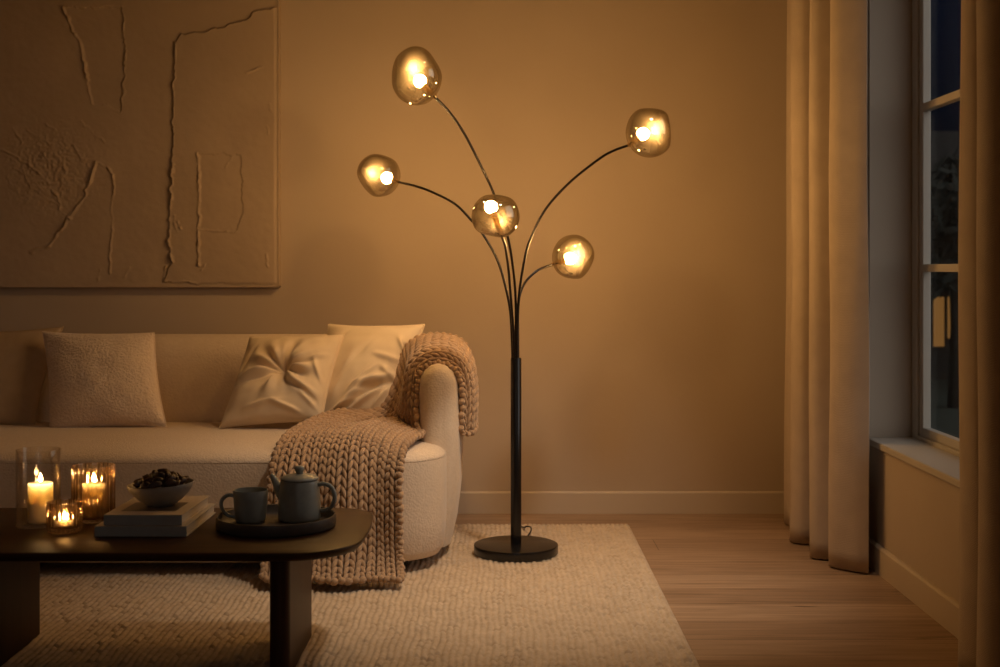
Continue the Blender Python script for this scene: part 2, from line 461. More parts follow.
w.box(WX0, WX1, YF - .2, YF, 0, WZ0); w.box(WX0, WX1, YF - .2, YF, WZ1, H)
struct(w.build('wall_front', M['wall'], smooth=False))
fill_win = empty('fill_window', ((WX0 + WX1) / 2, YF - .12, WZ0)); struct(fill_win)
b = MB(); fy0, fy1 = YF - .16, YF - .11
b.box(WX0, WX0 + .06, fy0, fy1, WZ0, WZ1); b.box(WX1 - .06, WX1, fy0, fy1, WZ0, WZ1)
b.box(WX0 + .06, WX1 - .06, fy0, fy1, WZ0, WZ0 + .06); b.box(WX0 + .06, WX1 - .06, fy0, fy1, WZ1 - .06, WZ1)
b.build('window_frame', M['white_frame'], fill_win, smooth=False, bevel=.004)
for z in (1.07, 1.65):
    MB().box(WX0 + .06, WX1 - .06, fy0 + .01, fy1 - .01, z - .013, z + .013).build('muntin', M['white_frame'], fill_win, smooth=False, bevel=.003)
for x in (WX0 + .69, WX1 - .69):
    MB().box(x - .013, x + .013, fy0 + .012, fy1 - .012, WZ0 + .06, WZ1 - .06).build('muntin', M['white_frame'], fill_win, smooth=False, bevel=.003)
MB().box(WX0 + .05, WX1 - .05, fy0 + .022, fy0 + .026, WZ0 + .05, WZ1 - .05).build('window_pane', M['pane'], fill_win, smooth=False)
w = MB()
w.box(XR, XR + WT, YF, Y0, 0, H); w.box(XR, XR + WT, Y1, YB, 0, H)
w.box(XR, XR + WT, Y0, Y1, 0, Z0); w.box(XR, XR + WT, Y0, Y1, Z1, H)
struct(w.build('wall_right', M['wall_r'], smooth=False))
def skirting(name, pts, hgt=0.085):
    b = MB(); x0, x1, y0, y1, ax, s = pts
    # a plain board with a small chamfered top edge
    if ax == 'x':
        prof = [(0, 0), (s*.014, 0), (s*.014, hgt-.006), (s*.009, hgt), (0, hgt)]
        b.rings([[(x, y0 + p[0], p[1]) for p in prof] for x in (x0, x1)])
    else:
        prof = [(0, 0), (s*.014, 0), (s*.014, hgt-.006), (s*.009, hgt), (0, hgt)]
        b.rings([[(x0 + p[0], y, p[1]) for p in prof] for y in (y0, y1)])
    return struct(b.build(name, M['trim'], smooth=False))
skirting('baseboard_back', (XL, XR, YB, YB, 'x', -1))
skirting('baseboard_right', (XR, XR, YF, YB, 'y', -1))
skirting('baseboard_left', (XL, XL, YF, YB, 'y', 1))

# window in the right wall
win = empty('window_1', (XR + .14, (Y0 + Y1) / 2, Z0)); struct(win)
XF = XR + .135                                      # room face of the frame
b = MB()
b.box(XF, XF + .04, Y1 - .05, Y1, Z0, Z1); b.box(XF, XF + .04, Y0, Y0 + .05, Z0, Z1)
b.box(XF, XF + .04, Y0 + .05, Y1 - .05, Z0, Z0 + .035); b.box(XF, XF + .04, Y0 + .05, Y1 - .05, Z1 - .05, Z1)
b.build('window_frame', M['white_frame'], win, smooth=False, bevel=.004)
YS0, YS1, ZS0, ZS1 = Y0 + .05, Y1 - .05, Z0 + .035, Z1 - .05
b = MB(); sx0, sx1 = XF + .008, XF + .034
b.box(sx0, sx1, YS1 - .035, YS1, ZS0, ZS1); b.box(sx0, sx1, YS0, YS0 + .035, ZS0, ZS1)
b.box(sx0, sx1, YS0 + .035, YS1 - .035, ZS0, ZS0 + .028); b.box(sx0, sx1, YS0 + .035, YS1 - .035, ZS1 - .04, ZS1)
b.build('sash', M['white_frame'], win, smooth=False, bevel=.003)
for z in (0.95, 1.455, 1.96):
    MB().box(sx0 - .004, sx1, YS0 + .035, YS1 - .035, z - .012, z + .012).build('muntin', M['white_frame'], win, smooth=False, bevel=.003)
MB().box(sx0 - .002, sx1, (YS0+YS1)/2 - .014, (YS0+YS1)/2 + .014, ZS0 + .028, ZS1 - .04).build('muntin', M['white_frame'], win, smooth=False, bevel=.003)
MB().box(sx0 + .022, sx0 + .026, YS0 + .03, YS1 - .03, ZS0 + .02, ZS1 - .03).build('window_pane', M['pane'], win, smooth=False)
MB().box(XR - .012, XF + .02, Y0, Y1, Z0 - .0, Z0 + .022).build('window_sill', M['white_frame'], win, smooth=False, bevel=.004)

dl = empty('added_fill_light', (FILL_X, FILL_Y, H), 'small round fill light added on the ceiling over the rug, out of view', 'ceiling light')  # unseen fixture, added to carry the fill spot
MB().lathe([(.052, H-.001), (.066, H-.001), (.066, H-.004), (.060, H-.008), (.050, H-.008), (.047, H-.003)], FILL_X, FILL_Y, 40).build('trim_ring', M['white_frame'], dl, auto=40)
spot.parent = dl; spot.location = (0, 0, -.03)
spot.rotation_euler = (Vector((.06, 4.02, .2)) - Vector((FILL_X, FILL_Y, H - .03))).to_track_quat('-Z', 'Y').to_euler()

# ------------------------------------------------------------------ outside in the dark
struct(MB().box(-30, 60, -40, 70, -1.3, -1.2).build('lawn', M['lawn'], smooth=False))
hs = empty('neighbour_house', (9.5, 26, -1.2), 'dark neighbouring house with a lit warm window seen through the panes', 'house')
MB().box(6.5, 15, 25, 31, -1.2, 2.0).build('wall', M['house'], hs, smooth=False)
MB().rings([[(6.0, 24.6, 2.0), (15.5, 24.6, 2.0), (15.5, 28, 3.9), (6.0, 28, 3.9)], [(6.0, 31.4, 2.0), (15.5, 31.4, 2.0), (15.5, 28.01, 3.9), (6.0, 28.01, 3.9)]]).build('roof', M['roof'], hs, smooth=False)
for (x, z, ww, hh) in ((8.42, -.08, .20, .95), (8.70, .0, .22, .80), (9.05, -.1, .14, .5)):
    f = MB(); f.box(x - ww/2 - .05, x + ww/2 + .05, 24.96, 25.02, z - hh/2 - .05, z + hh/2 + .05)
    fo = f.build('window_frame', M['house'], hs, smooth=False)
    MB().box(x - ww/2, x + ww/2, 24.93, 24.955, z - hh/2, z + hh/2).build('window_pane', M['lit'], fo, smooth=False)
def tree(x, y, h, r, label, seed, zc, hh):
    t = empty('tree', (x, y, -1.2), label, 'tree', 'trees outside the window')
    MB().tube([(x, y, -1.2), (x + .05, y, h * .3 - 1.2), (x, y, h * .7 - 1.2)], .12, 8).build('trunk', M['bark'], t)
    rg = random.Random(seed); b = MB()
    for k in range(420):
        u = Vector((rg.gauss(0, 1), rg.gauss(0, 1), rg.gauss(0, 1))).normalized() * (rg.random() ** .4)
        c = Vector((x + u.x * r, y + u.y * r, zc + u.z * hh))
        a = Vector((rg.gauss(0, 1), rg.gauss(0, 1), rg.gauss(0, 1))).normalized() * .16
        d = a.orthogonal().normalized() * .09
        b.add([c - a, c + d, c + a, c - d], [(0, 1, 2, 3)])
        for q in range(3):
            e = Vector((rg.gauss(0, .13), rg.gauss(0, .13), rg.gauss(0, .13)))
            a2 = Vector((rg.gauss(0, 1), rg.gauss(0, 1), rg.gauss(0, 1))).normalized() * .15; d2 = a2.orthogonal().normalized() * .08
            b.add([c + e - a2, c + e + d2, c + e + a2, c + e - d2], [(0, 1, 2, 3)])
    b.build('crown', M['foliage'], t, smooth=False)
tree(7.0, 20.0, 4.2, 1.15, 'dark garden tree nearest the window, its crown above the glowing house window', 3, 1.62, 1.0)
tree(10.2, 23.0, 4.0, 1.4, 'dark garden tree standing further out beyond the house front', 5, 1.3, 1.5)

# ------------------------------------------------------------------ curtains
def curtain(name, plan, label, ztop=2.5, seed=0, zbot=0.006):
    N = 420
    P = catmull(plan, N); NZ = 46
    zs = np.linspace(zbot, ztop, NZ)
    V = np.zeros((N, NZ, 3))
    cen = P.mean(0)
    for j, z in enumerate(zs):
        f = z / ztop
        tight = 1 - .10 * f                             # folds close up a little towards the heading
        off = np.array([.006 * math.sin(2.1 * z + seed), .010 * math.sin(1.3 * z + seed * 2)])
        w = np.array([0.006 * mnoise.noise(Vector((k * .03, z * 1.6, seed))) for k in range(N)])
        V[:, j, 0] = cen[0] + (P[:, 0] - cen[0]) * (1 - .12 * (1 - f) * 0) + off[0] * f + w
        V[:, j, 1] = cen[1] + (P[:, 1] - cen[1]) * tight + off[1] * f - (0.04 * f if seed == 1 else 0)
        V[:, j, 2] = z
    o = np_mesh(name, V.reshape(-1, 3), grid_faces(N, NZ), M['curtain'])
    s = o.modifiers.new('cloth', 'SOLIDIFY'); s.thickness = .003; s.offset = 0
    prop(o, label, 'curtain')
    # hem band along the bottom
    Hm = MB()
    ring = []
    for k in range(0, N, 3):
        ring.append((P[k, 0], P[k, 1]))
    top = zbot + .075
    V2 = []
    for (x, y) in ring:
        V2 += [(x, y, top - .004), (x, y, top)]
    return o
farplan = [(1.13,4.86),(1.06,4.83),(1.058,4.78),(1.075,4.72),(1.12,4.68),(1.10,4.60),(1.03,4.555),(1.004,4.50),(1.03,4.455),(1.095,4.44),(1.08,4.405),
           (1.045,4.395),(1.05,4.35),(1.11,4.33),(1.085,4.285),(1.035,4.285),(1.015,4.255),(1.03,4.225),(1.075,4.205),(1.11,4.19),(1.10,4.165),(1.06,4.15),(1.046,4.125),(1.06,4.09),(1.085,4.062),(1.11,4.04),(1.140,4.022)]
curtain('curtain', farplan, 'beige linen curtain hanging in folds beside the back wall corner', seed=1)
nearplan = [(1.135,3.10),(1.09,3.085),(1.075,3.03),(1.085,2.97),(1.125,2.93),(1.13,2.88),(1.06,2.86),(1.03,2.80),(1.045,2.73),(1.12,2.69),(1.12,2.63),(1.05,2.59),(1.03,2.52),(1.06,2.46),(1.13,2.44),(1.11,2.36),(1.05,2.33),(1.05,2.26),(1.13,2.22)]
curtain('curtain', nearplan, 'shadowed beige linen curtain covering the near edge of the window', seed=2)
tk = MB().box(1.075, 1.105, 1.9, 4.95, 2.5, 2.53).build('curtain_rail', M['trim'], smooth=False, bevel=.003)
prop(tk, 'painted curtain rail carrying both linen curtains above the window', 'curtain rail')
for y in (2.1, 3.5, 4.85):
    MB().box(1.08, 1.10, y - .01, y + .01, 2.53, 2.6).build('bracket', M['trim'], tk, smooth=False)

# ------------------------------------------------------------------ relief artwork
AX0, AX1, AZ0, AZ1 = -2.15, -0.854, 0.882, 2.16
AY = 4.992
def relief():
    st = .0034
    xs = np.arange(AX0, AX1 + 1e-6, st); zs = np.arange(AZ0, AZ1 + 1e-6, st)
    X, Z = np.meshgrid(xs, zs, indexing='ij')
    # slow warp so that lines look torn rather than ruled
    rg = np.random.RandomState(4)
    def vnoise(scale, seed):
        r = np.random.RandomState(seed); n = 64; T = r.rand(n, n)
        u = (X - AX0) * scale; v = (Z - AZ0) * scale
        i = np.floor(u).astype(int); j = np.floor(v).astype(int); a = u - i; b = v - j
        a = a*a*(3-2*a); b = b*b*(3-2*b)
        g = lambda p, q: T[p % n, q % n]
        return g(i,j)*(1-a)*(1-b)+g(i+1,j)*a*(1-b)+g(i,j+1)*(1-a)*b+g(i+1,j+1)*a*b
    wx = X + (vnoise(35, 1) - .5) * .012 + (vnoise(90, 2) - .5) * .006
    wz = Z + (vnoise(35, 3) - .5) * .012 + (vnoise(90, 4) - .5) * .006
    def pt(p): return ((p[0]-500)*AY/1300, CAM_H-(p[1]-268)*AY/1300)
    def dist(line):
        D = np.full(X.shape, 9.0)
        for a, b in zip(line[:-1], line[1:]):
            ax, az = pt(a); bx, bz = pt(b); dx, dz = bx-ax, bz-az
            t = np.clip(((wx-ax)*dx + (wz-az)*dz) / (dx*dx+dz*dz), 0, 1)
            D = np.minimum(D, np.hypot(wx-ax-t*dx, wz-az-t*dz))
        return D
    def inside(poly):
        I = np.zeros(X.shape, bool); P = [pt(p) for p in poly]
        for (x1, z1), (x2, z2) in zip(P, P[1:] + P[:1]):
            c = ((z1 > wz) != (z2 > wz)) & (wx < (x2-x1)*(wz-z1)/(z2-z1+1e-12)+x1)
            I ^= c
        return I
    hgt = (vnoise(14, 5) - .5) * .0022 + (vnoise(50, 6) - .5) * .0008
    p1 = [(63,7),(72,26),(81,45),(87,75),(92,103),(108,106),(121,113),(125,58),(122,7)]
    p2 = [(300,8),(275,9),(254,11),(247,20),(225,27),(205,32),(180,34),(175,45),(173,100),(173,157),(170,211),(169,245),(171,262),(165,281),(198,284),(300,284)]
    hgt += np.where(inside(p2), .0060, 0) + np.where(inside(p1), -.0030, 0)
    p3 = [(198,153),(200,228),(236,232),(243,211),(241,155)]
    hgt += np.where(inside(p3), -.0032, 0)
    def ridge(line, amp, wd, seed, k=60):
        m = .15 + 1.5 * vnoise(k, seed) * vnoise(k * .35, seed + 90) * 1.6
        return .62 * amp * m * np.exp(-(dist(line) / (wd * .72)) ** 2)
    hgt += ridge([(63,7),(72,26),(81,45),(87,75),(92,103)], .010, .006, 11)
    hgt += ridge([(108,105),(121,113)], .006, .005, 12)
    hgt += ridge([(122,7),(125,58),(123,105)], .006, .005, 13)
    hgt += ridge([(63,7),(122,7)], .003, .004, 14)
    hgt += ridge([(173,157),(170,211),(169,250),(172,262)], .012, .007, 15)
    hgt += ridge([(175,42),(173,100),(173,157)], .007, .005, 16)
    hgt += ridge([(180,34),(205,32),(225,27),(247,20),(254,11),(275,9)], .005, .004, 17)
    hgt += ridge([(166,265),(165,281),(198,284)], .007, .004, 18)
    hgt += ridge([(198,153),(200,225),(198,265)], .009, .0055, 19)
    hgt += ridge([(200,229),(236,232)], .008, .004, 20)
    hgt += ridge([(97,162),(90,185),(81,202),(63,225),(49,245),(31,252)], .013, .006, 21)
    hgt += ridge([(97,162),(108,168),(115,175),(112,216),(110,274)], .009, .005, 22)
    hgt += ridge([(0,148),(15,156),(31,166),(45,180),(58,198),(60,208)], .010, .005, 23)
    for k in range(16):
        x = rng.uniform(2, 82); y = rng.uniform(118, 205); L = rng.uniform(12, 34); a = rng.uniform(.5, 1.2)
        hgt += ridge([(x, y), (x + L*math.cos(a), y + L*math.sin(a))], .0045, .004, 30 + k, 110)
    for (x, y) in ((268, 125), (270, 105), (268, 255), (232, 155), (175, 215), (178, 222), (100, 270), (130, 268), (205, 265)):
        hgt += ridge([(x, y), (x + rng.uniform(-6, 6), y + rng.uniform(4, 16))], .005, .005, 50 + x, 130)
    hgt += ridge([(247, 73), (254, 69), (262, 67)], .006, .004, 77)
    rough = np.exp(-(((X - pt((50, 0))[0]) / .16) ** 2 + ((Z - pt((0, 170))[1]) / .14) ** 2))
    hgt += rough * (vnoise(120, 61) - .5) * .006
    e = np.minimum(np.minimum(X-AX0, AX1-X), np.minimum(Z-AZ0, AZ1-Z))
    hgt *= np.clip(e / .012, 0, 1)
    V = np.stack([X, AY - hgt, Z], -1).reshape(-1, 3)
    return V, len(xs), len(zs), xs, zs
art = empty('relief_artwork', ((AX0+AX1)/2, YB, AZ0), 'large sand-coloured plaster relief panel hanging above the sofa', 'artwork')
V, nx, nz, xs, zs = relief()
np_mesh('plaster_surface', V, grid_faces(nx, nz), M['plaster'], art)
b = MB(); e = .006
b.box(xs[0] - e, xs[-1] + e, AY + .0005, YB - .002, zs[0] - e, zs[0]); b.box(xs[0] - e, xs[-1] + e, AY + .0005, YB - .002, zs[-1], zs[-1] + e)
b.box(xs[0] - e, xs[0], AY + .0005, YB - .002, zs[0], zs[-1]); b.box(xs[-1], xs[-1] + e, AY - .003, YB - .002, zs[0] - e, zs[-1] + e)
b.build('panel_edge', M['plaster'], art, smooth=False)

# ------------------------------------------------------------------ rug (woven loops in rows running away from the window wall)
RX0, RX1, RY0, RY1 = -2.3, 0.476, 2.2, 4.77
def rug():
    xs = np.arange(RX0, RX1 + 1e-6, .0036); ys = np.arange(RY0, RY1 + 1e-6, .0056)
    X, Y = np.meshgrid(xs, ys, indexing='ij')
    r = np.random.RandomState(9)
    pw = .0170                                      # width of one woven row
    wob = .003 * np.sin(Y * 9 + X * 3) + .002 * np.sin(Y * 31 + X * 17)
    u = (X - RX0 + wob) / pw; c = np.floor(u).astype(int); fu = u - c
    T = r.rand(400); L = .034 + .022 * r.rand(400)
    v = (Y - RY0) / L[c % 400] + T[c % 400] * 9; k = np.floor(v).astype(int); fv = v - k
    R = r.rand(400, 997); A = R[c % 400, k % 997]
    row = np.sqrt(np.clip(1 - (2*fu-1)**2, 0, 1))
    loop = np.clip(1 - np.abs(2*fv-1) ** 3.5, 0, 1) ** .5
    h = .0145 * (.36 + .64*row) * (.80 + .20*loop) * (.78 + .30*A) + .0012 * r.rand(*X.shape)
    hole = (R[(c*7) % 400, (k*13) % 997] > .84) & (fv > .72)
    h = np.where(hole, h * .30, h)
    e = np.minimum(np.minimum(X-RX0, RX1-X), np.minimum(Y-RY0, RY1-Y))
    h = np.where(e < .012, np.minimum(h, .004 + .9*e), h); h = np.where(e < .001, 0.0005, h)
    X = X + .002 * (r.rand(*X.shape) - .5) * .5; Y = Y + .002 * (r.rand(*X.shape) - .5)
    return np.stack([X, Y, h], -1).reshape(-1, 3), len(xs), len(ys)
V, nx, ny = rug()
rg_o = np_mesh('rug', V, grid_faces(nx, ny), M['rug'])
prop(rg_o, 'large cream woven wool rug under the sofa and coffee table', 'rug')
RT = .0125                                          # height at which things stand on the rug

# ------------------------------------------------------------------ sofa
sofa = empty('sofa', (-1.28, 4.4, 0), 'long rounded cream boucle sofa against the back wall', 'sofa')
def shell():
    cx = -1.28
    half = [(-.204,4.17),(-.198,4.30),(-.200,4.45),(-.222,4.58),(-.285,4.70),(-.385,4.79),(-.52,4.835),(-.72,4.845),(-1.0,4.845),(cx,4.845)]
    full = half + [(2*cx-x, y) for (x, y) in half[-2::-1]]
    P = catmull(full, 240)
    seg = np.r_[0, np.cumsum(np.hypot(*np.diff(P, axis=0).T))]; Lg = seg[-1]
    rings = []
    for i in range(240):
        t = P[min(i+1, 239)] - P[max(i-1, 0)]; t /= np.hypot(*t)
        n = np.array([t[1], -t[0]])                  # points outward (to the right at the right arm)
        d = min(seg[i], Lg - seg[i])
        e = .085
        f = 1.0 if d > e else max(.04, math.sqrt(max(0, 1 - (1 - d/e)**2)))
        s = min(1, d / .75); s = s*s*(3-2*s)
        h = .643 + (.704 - .643) * s - .035 * (1 - f)
        th = (.130 + .03 * s) * (.25 + .75 * f)
        prof = []
        hr = th / 2
        for (o, z) in [(-hr*.92, .05), (-hr, .2), (-hr, h - hr*1.5)]: prof.append((o, z))
        for k in range(1, 12):
            a = PI * k / 12
            prof.append((-hr*math.cos(a), h - hr*1.3 + hr*1.3*math.sin(a)))
        prof += [(hr, h - hr*1.5), (hr + .006, .42), (hr + .002, .25), (hr - .014, .12), (hr - .03, .05)]
        rings.append([(P[i,0] + n[0]*o, P[i,1] + n[1]*o, z) for (o, z) in prof])
    return rings
MB().rings(shell()).build('backrest', M['back_fabric'], sofa, smooth=True, auto=70)
def rrect(x0, x1, y0, y1, rf, rb, n=14):
    pts = []
    for (cx, cy, r, a0) in ((x1-rf, y0+rf, rf, -PI/2), (x1-rb, y1-rb, rb, 0), (x0+rb, y1-rb, rb, PI/2), (x0+rf, y0+rf, rf, PI)):
        for k in range(n + 1):
            a = a0 + PI/2*k/n; pts.append((cx + r*math.cos(a), cy + r*math.sin(a)))
    return pts
def slab(layers, x0, x1, y0, y1, rf, rb, crown=0):
    rings = []
    for (ins, z) in layers:
        q = rrect(x0+ins, x1-ins, y0+ins, y1-ins, max(.02, rf-ins), max(.02, rb-ins))
        rings.append([(x, y, z) for (x, y) in q])
    # domed top closed by shrinking rings
    z = layers[-1][1]; ins = layers[-1][0]
    for k in range(1, 7):
        f = k / 7; ii = ins + f * .30
        q = rrect(x0+ii, x1-ii, y0+ii, y1-ii, max(.05, rf-ii*.4), max(.05, rb-ii*.2))
        rings.append([(x, y, z + crown * math.sin(f*PI/2)) for (x, y) in q])
    return rings
SX0, SX1, SY0, SY1 = -2.39, -0.172, 3.955, 4.80
MB().rings(slab([(.05,.045),(.02,.05),(.006,.075),(0,.16),(0,.30),(0,.344),(.0010,.353)], SX0, SX1, SY0, SY1, .19, .1)).build('base', M['back_fabric'], sofa, auto=60)
MB().rings(slab([(.012,.345),(.0012,.354),(.0006,.357),(.0045,.365),(.013,.373),(.028,.381),(.052,.387),(.085,.391)], SX0, SX1, SY0, SY1, .19, .1, .008)).build('seat_cushion', M['boucle'], sofa, auto=60)
for (x, y) in ((-.31, 4.06), (-2.25, 4.06), (-.32, 4.72), (-2.24, 4.72)):
    MB().lathe([(.018, RT), (.02, RT + .001), (.026, .05), (.026, .06)], x, y, 20).build('foot', M['rubber'], sofa, auto=40)

# ------------------------------------------------------------------ cushions
def cushion(name, corners, T, label, mat, parent_pt=None, wr=None, pinch=.07, N=72, power=.45, cat='cushion', piping=None, seed=0, rough=0.0):
    BL, BR, TR, TL = [np.array(c) for c in corners]
    nrm = np.cross(BR - BL, TL - BL); nrm /= np.linalg.norm(nrm)       # faces the room when corners run anticlockwise
    if nrm[1] > 0: nrm = -nrm
    s = np.sin(np.linspace(-PI/2, PI/2, N))*.6 + np.linspace(-1, 1, N)*.4
    A, B = np.meshgrid(s, s, indexing='ij')
    a = A * (1 - pinch*(1-B*B)); b2 = B * (1 - pinch*(1-A*A))
    u = (a+1)/2; v = (b2+1)/2
    base = (BL[None,None]*((1-u)*(1-v))[...,None] + BR[None,None]*(u*(1-v))[...,None] + TR[None,None]*(u*v)[...,None] + TL[None,None]*((1-u)*v)[...,None])
    t = T * (np.clip((1-A*A)*(1-B*B), 0, 1)) ** power
    front = t.copy(); back = t * .8
    if wr is not None:
        W = np.zeros_like(A)
        for i in range(N):
            for j in range(N):
                W[i, j] = wr(A[i, j], B[i, j])
        fade = np.clip((1-np.maximum(abs(A), abs(B)))/.10, 0, 1)
        front = front + W * fade
    if rough:
        r = np.random.RandomState(seed); 
        fade = np.clip((1-np.maximum(abs(A), abs(B)))/.05, 0, 1)
        nz = np.array([[mnoise.noise(Vector((A[i,j]*34, B[i,j]*34, seed))) + .6*mnoise.noise(Vector((A[i,j]*55, B[i,j]*55, seed+3))) for j in range(N)] for i in range(N)])
        front = front + rough*nz*fade
    Fv = base + nrm*front[...,None]; Bv = base - nrm*back[...,None]
    V = np.concatenate([Fv.reshape(-1,3), Bv.reshape(-1,3)])
    gf = grid_faces(N, N); F = np.concatenate([gf, gf[:, ::-1] + N*N])
    if nrm @ np.cross(Fv[1,0]-Fv[0,0], Fv[0,1]-Fv[0,0]) < 0: F = F[:, ::-1]
    cen = (BL + BR) / 2
    root = empty(name, tuple(cen), label, cat)
    np_mesh('cushion_cover', V, F, mat, root)
    # the seam / piping round the edge
    edge = [base[i, 0] for i in range(N)] + [base[N-1, j] for j in range(1, N)] + [base[i, N-1] for i in range(N-2, -1, -1)] + [base[0, j] for j in range(N-2, -1, -1)]
    MB().tube(edge, piping or .003, 8).build('piping', mat, root)
    return root
def fold(a, b, x0, y0, ang, ln, wd, amp):
    """a soft straight crease"""
    c, s = math.cos(ang), math.sin(ang); p = (a-x0)*c + (b-y0)*s; q = -(a-x0)*s + (b-y0)*c
    return amp * math.exp(-(q/wd)**2) * math.exp(-(p/ln)**4)
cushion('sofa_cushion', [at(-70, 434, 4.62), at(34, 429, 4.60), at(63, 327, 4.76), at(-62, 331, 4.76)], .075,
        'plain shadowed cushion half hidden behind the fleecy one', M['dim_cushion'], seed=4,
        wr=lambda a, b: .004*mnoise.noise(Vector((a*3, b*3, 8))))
cushion('sofa_cushion', [at(50, 429.5, 4.50), at(166, 425.5, 4.50), at(154, 333, 4.66), at(43, 332, 4.66)], .078,
        'square fleecy cream cushion leaning on the sofa back', M['fluffy'], seed=11, rough=.0026, pinch=.05,
        wr=lambda a, b: .005*mnoise.noise(Vector((a*2.5, b*2.5, 2))))
def tuft(a, b):
    cx, cy = .0, .12
    r = math.hypot(a-cx, b-cy); th = math.atan2(b-cy, a-cx)
    w = -.052*math.exp(-(r/.20)**2) - .020*math.exp(-(r/.55)**2)
    rad = math.exp(-((r-.38)/.30)**2)
    w += .013*rad*(math.cos(7*th + 1.3*math.sin(2*th+.6)) + .5*math.cos(11*th+1))
    w += .005*mnoise.noise(Vector((a*4, b*4, 1.5)))
    w += fold(a, b, .55, -.35, -.5, .35, .06, .014) + fold(a, b, .70, -.62, -.75, .25, .05, .012) - fold(a, b, .62, -.50, -.6, .3, .05, .012)
    w += fold(a, b, -.62, .0, .35, .35, .07, .012) - fold(a, b, -.58, -.14, .3, .3, .05, .012)
    w += fold(a, b, .60, .30, .3, .3, .06, .010)
    w += fold(a, b, -.15, -.72, .15, .35, .05, .010) + fold(a, b, .30, -.80, -.35, .3, .045, .012) + fold(a, b, .80, .0, -1.1, .3, .045, .010) - fold(a, b, -.80, .35, 1.2, .3, .05, .008)
    return w
tc_ = cushion('sofa_cushion', [at(219, 428, 4.46), at(322, 421, 4.42), at(344, 335, 4.62), at(250, 337, 4.66)], .082,
        'sand cushion pulled in at its middle with radiating creases', M['linen'], wr=tuft, N=110, seed=21, pinch=.055, piping=.0025)
def crease(a, b):
    w = .006*mnoise.noise(Vector((a*3, b*3, 5.5)))
    w += fold(a, b, .0, -.55, .62, .55, .07, .020) + fold(a, b, .2, -.70, .55, .45, .05, .016) - fold(a, b, .10, -.63, .58, .5, .04, .016)
    w += fold(a, b, .35, -.30, .25, .45, .07, .014) - fold(a, b, .40, -.42, .25, .4, .05, .012)
    w += fold(a, b, .70, -.15, -.5, .25, .06, .014) + fold(a, b, .55, .18, -.2, .30, .06, .010)
    w += fold(a, b, -.4, -.15, 1.2, .5, .10, .006) - fold(a, b, -.2, .1, .9, .5, .06, .005)
    w += fold(a, b, .62, -.62, .9, .25, .05, .014)
    w += fold(a, b, -.25, -.78, .35, .4, .045, .013) + fold(a, b, .05, -.30, .75, .4, .045, .011) + fold(a, b, .80, .45, -.9, .25, .05, .010) - fold(a, b, -.7, .55, .8, .3, .05, .007)
    return w
cushion('sofa_cushion', [at(314, 424, 4.53), at(394, 424, 4.50), at(424, 325, 4.64), at(329, 325, 4.72)], .085,
        'pale sand cushion with piped edges tucked between throw and creased cushion', M['linen2'], wr=crease, N=110, seed=33, pinch=.05, piping=.0045)

# ------------------------------------------------------------------ chunky knitted throw
def over_arm(r, y, zl, inner, dz=0.0):
    """seven points from the outside hang over the arm top to its inner foot, r clear of the upholstery"""
    return [(-.130+r*.8, y, zl), (-.127+r*.8, y, .55), (-.148+.7*r, y, .617+.7*r+dz), (-.203, y, .640+r+dz), (-.258-.7*r, y, .615+.7*r+dz), (-.268-r, y, .54+dz), inner]
RAIL_R = over_arm(-.004, 4.235, .415, (-.262,4.215,.45)) + [(-.248,4.185,.412),
          (-.268,4.09,.408),(-.292,3.985,.390),(-.297,3.925,.335),(-.297,3.905,.22),(-.297,3.895,.12),(-.293,3.865,.06),(-.285,3.80,.034)]
RAIL_L = over_arm(.03, 4.56, .44, (-.395,4.53,.50), .035)
RAIL_L[4:6] = [(-.30,4.55,.690), (-.345,4.55,.61)]
RAIL_L += [(-.46,4.52,.455), (-.575,4.44,.447),(-.650,4.25,.425),(-.678,4.05,.402),(-.685,3.925,.32),(-.69,3.90,.18),(-.695,3.87,.085),(-.69,3.80,.036)]
MID1 = dict(enumerate(over_arm(.046, 4.42, .42, (-.35,4.42,.48), .016)))
MID1.update({7: (-.395,4.45,.440), 8: (-.485,4.36,.437), 9: (-.535,4.19,.428), 10: (-.550,4.01,.405), 11: (-.555,3.912,.315), 12: (-.56,3.885,.18), 13: (-.56,3.85,.08), 14: (-.555,3.785,.036)})
MID2 = dict(enumerate(over_arm(.036, 4.27, .41, (-.31,4.29,.46))))
MID2.update({7: (-.325,4.34,.430), 8: (-.378,4.25,.440), 9: (-.410,4.10,.432), 10: (-.425,3.975,.398), 11: (-.425,3.905,.29), 12: (-.425,3.885,.17), 13: (-.425,3.845,.075), 14: (-.42,3.775,.036)})
def rails():
    R, L = np.array(RAIL_R), np.array(RAIL_L)
    A = L + (R-L)/3; B = L + (R-L)*2/3
    for d, m in ((MID1, A), (MID2, B)):
        for k, p in d.items(): m[k] = p
    return L, A, B, R
NV = 400
def dense(P):
    Q = catmull(P, 1200)
    return Q
L_, A_, B_, R_ = [dense(p) for p in rails()]
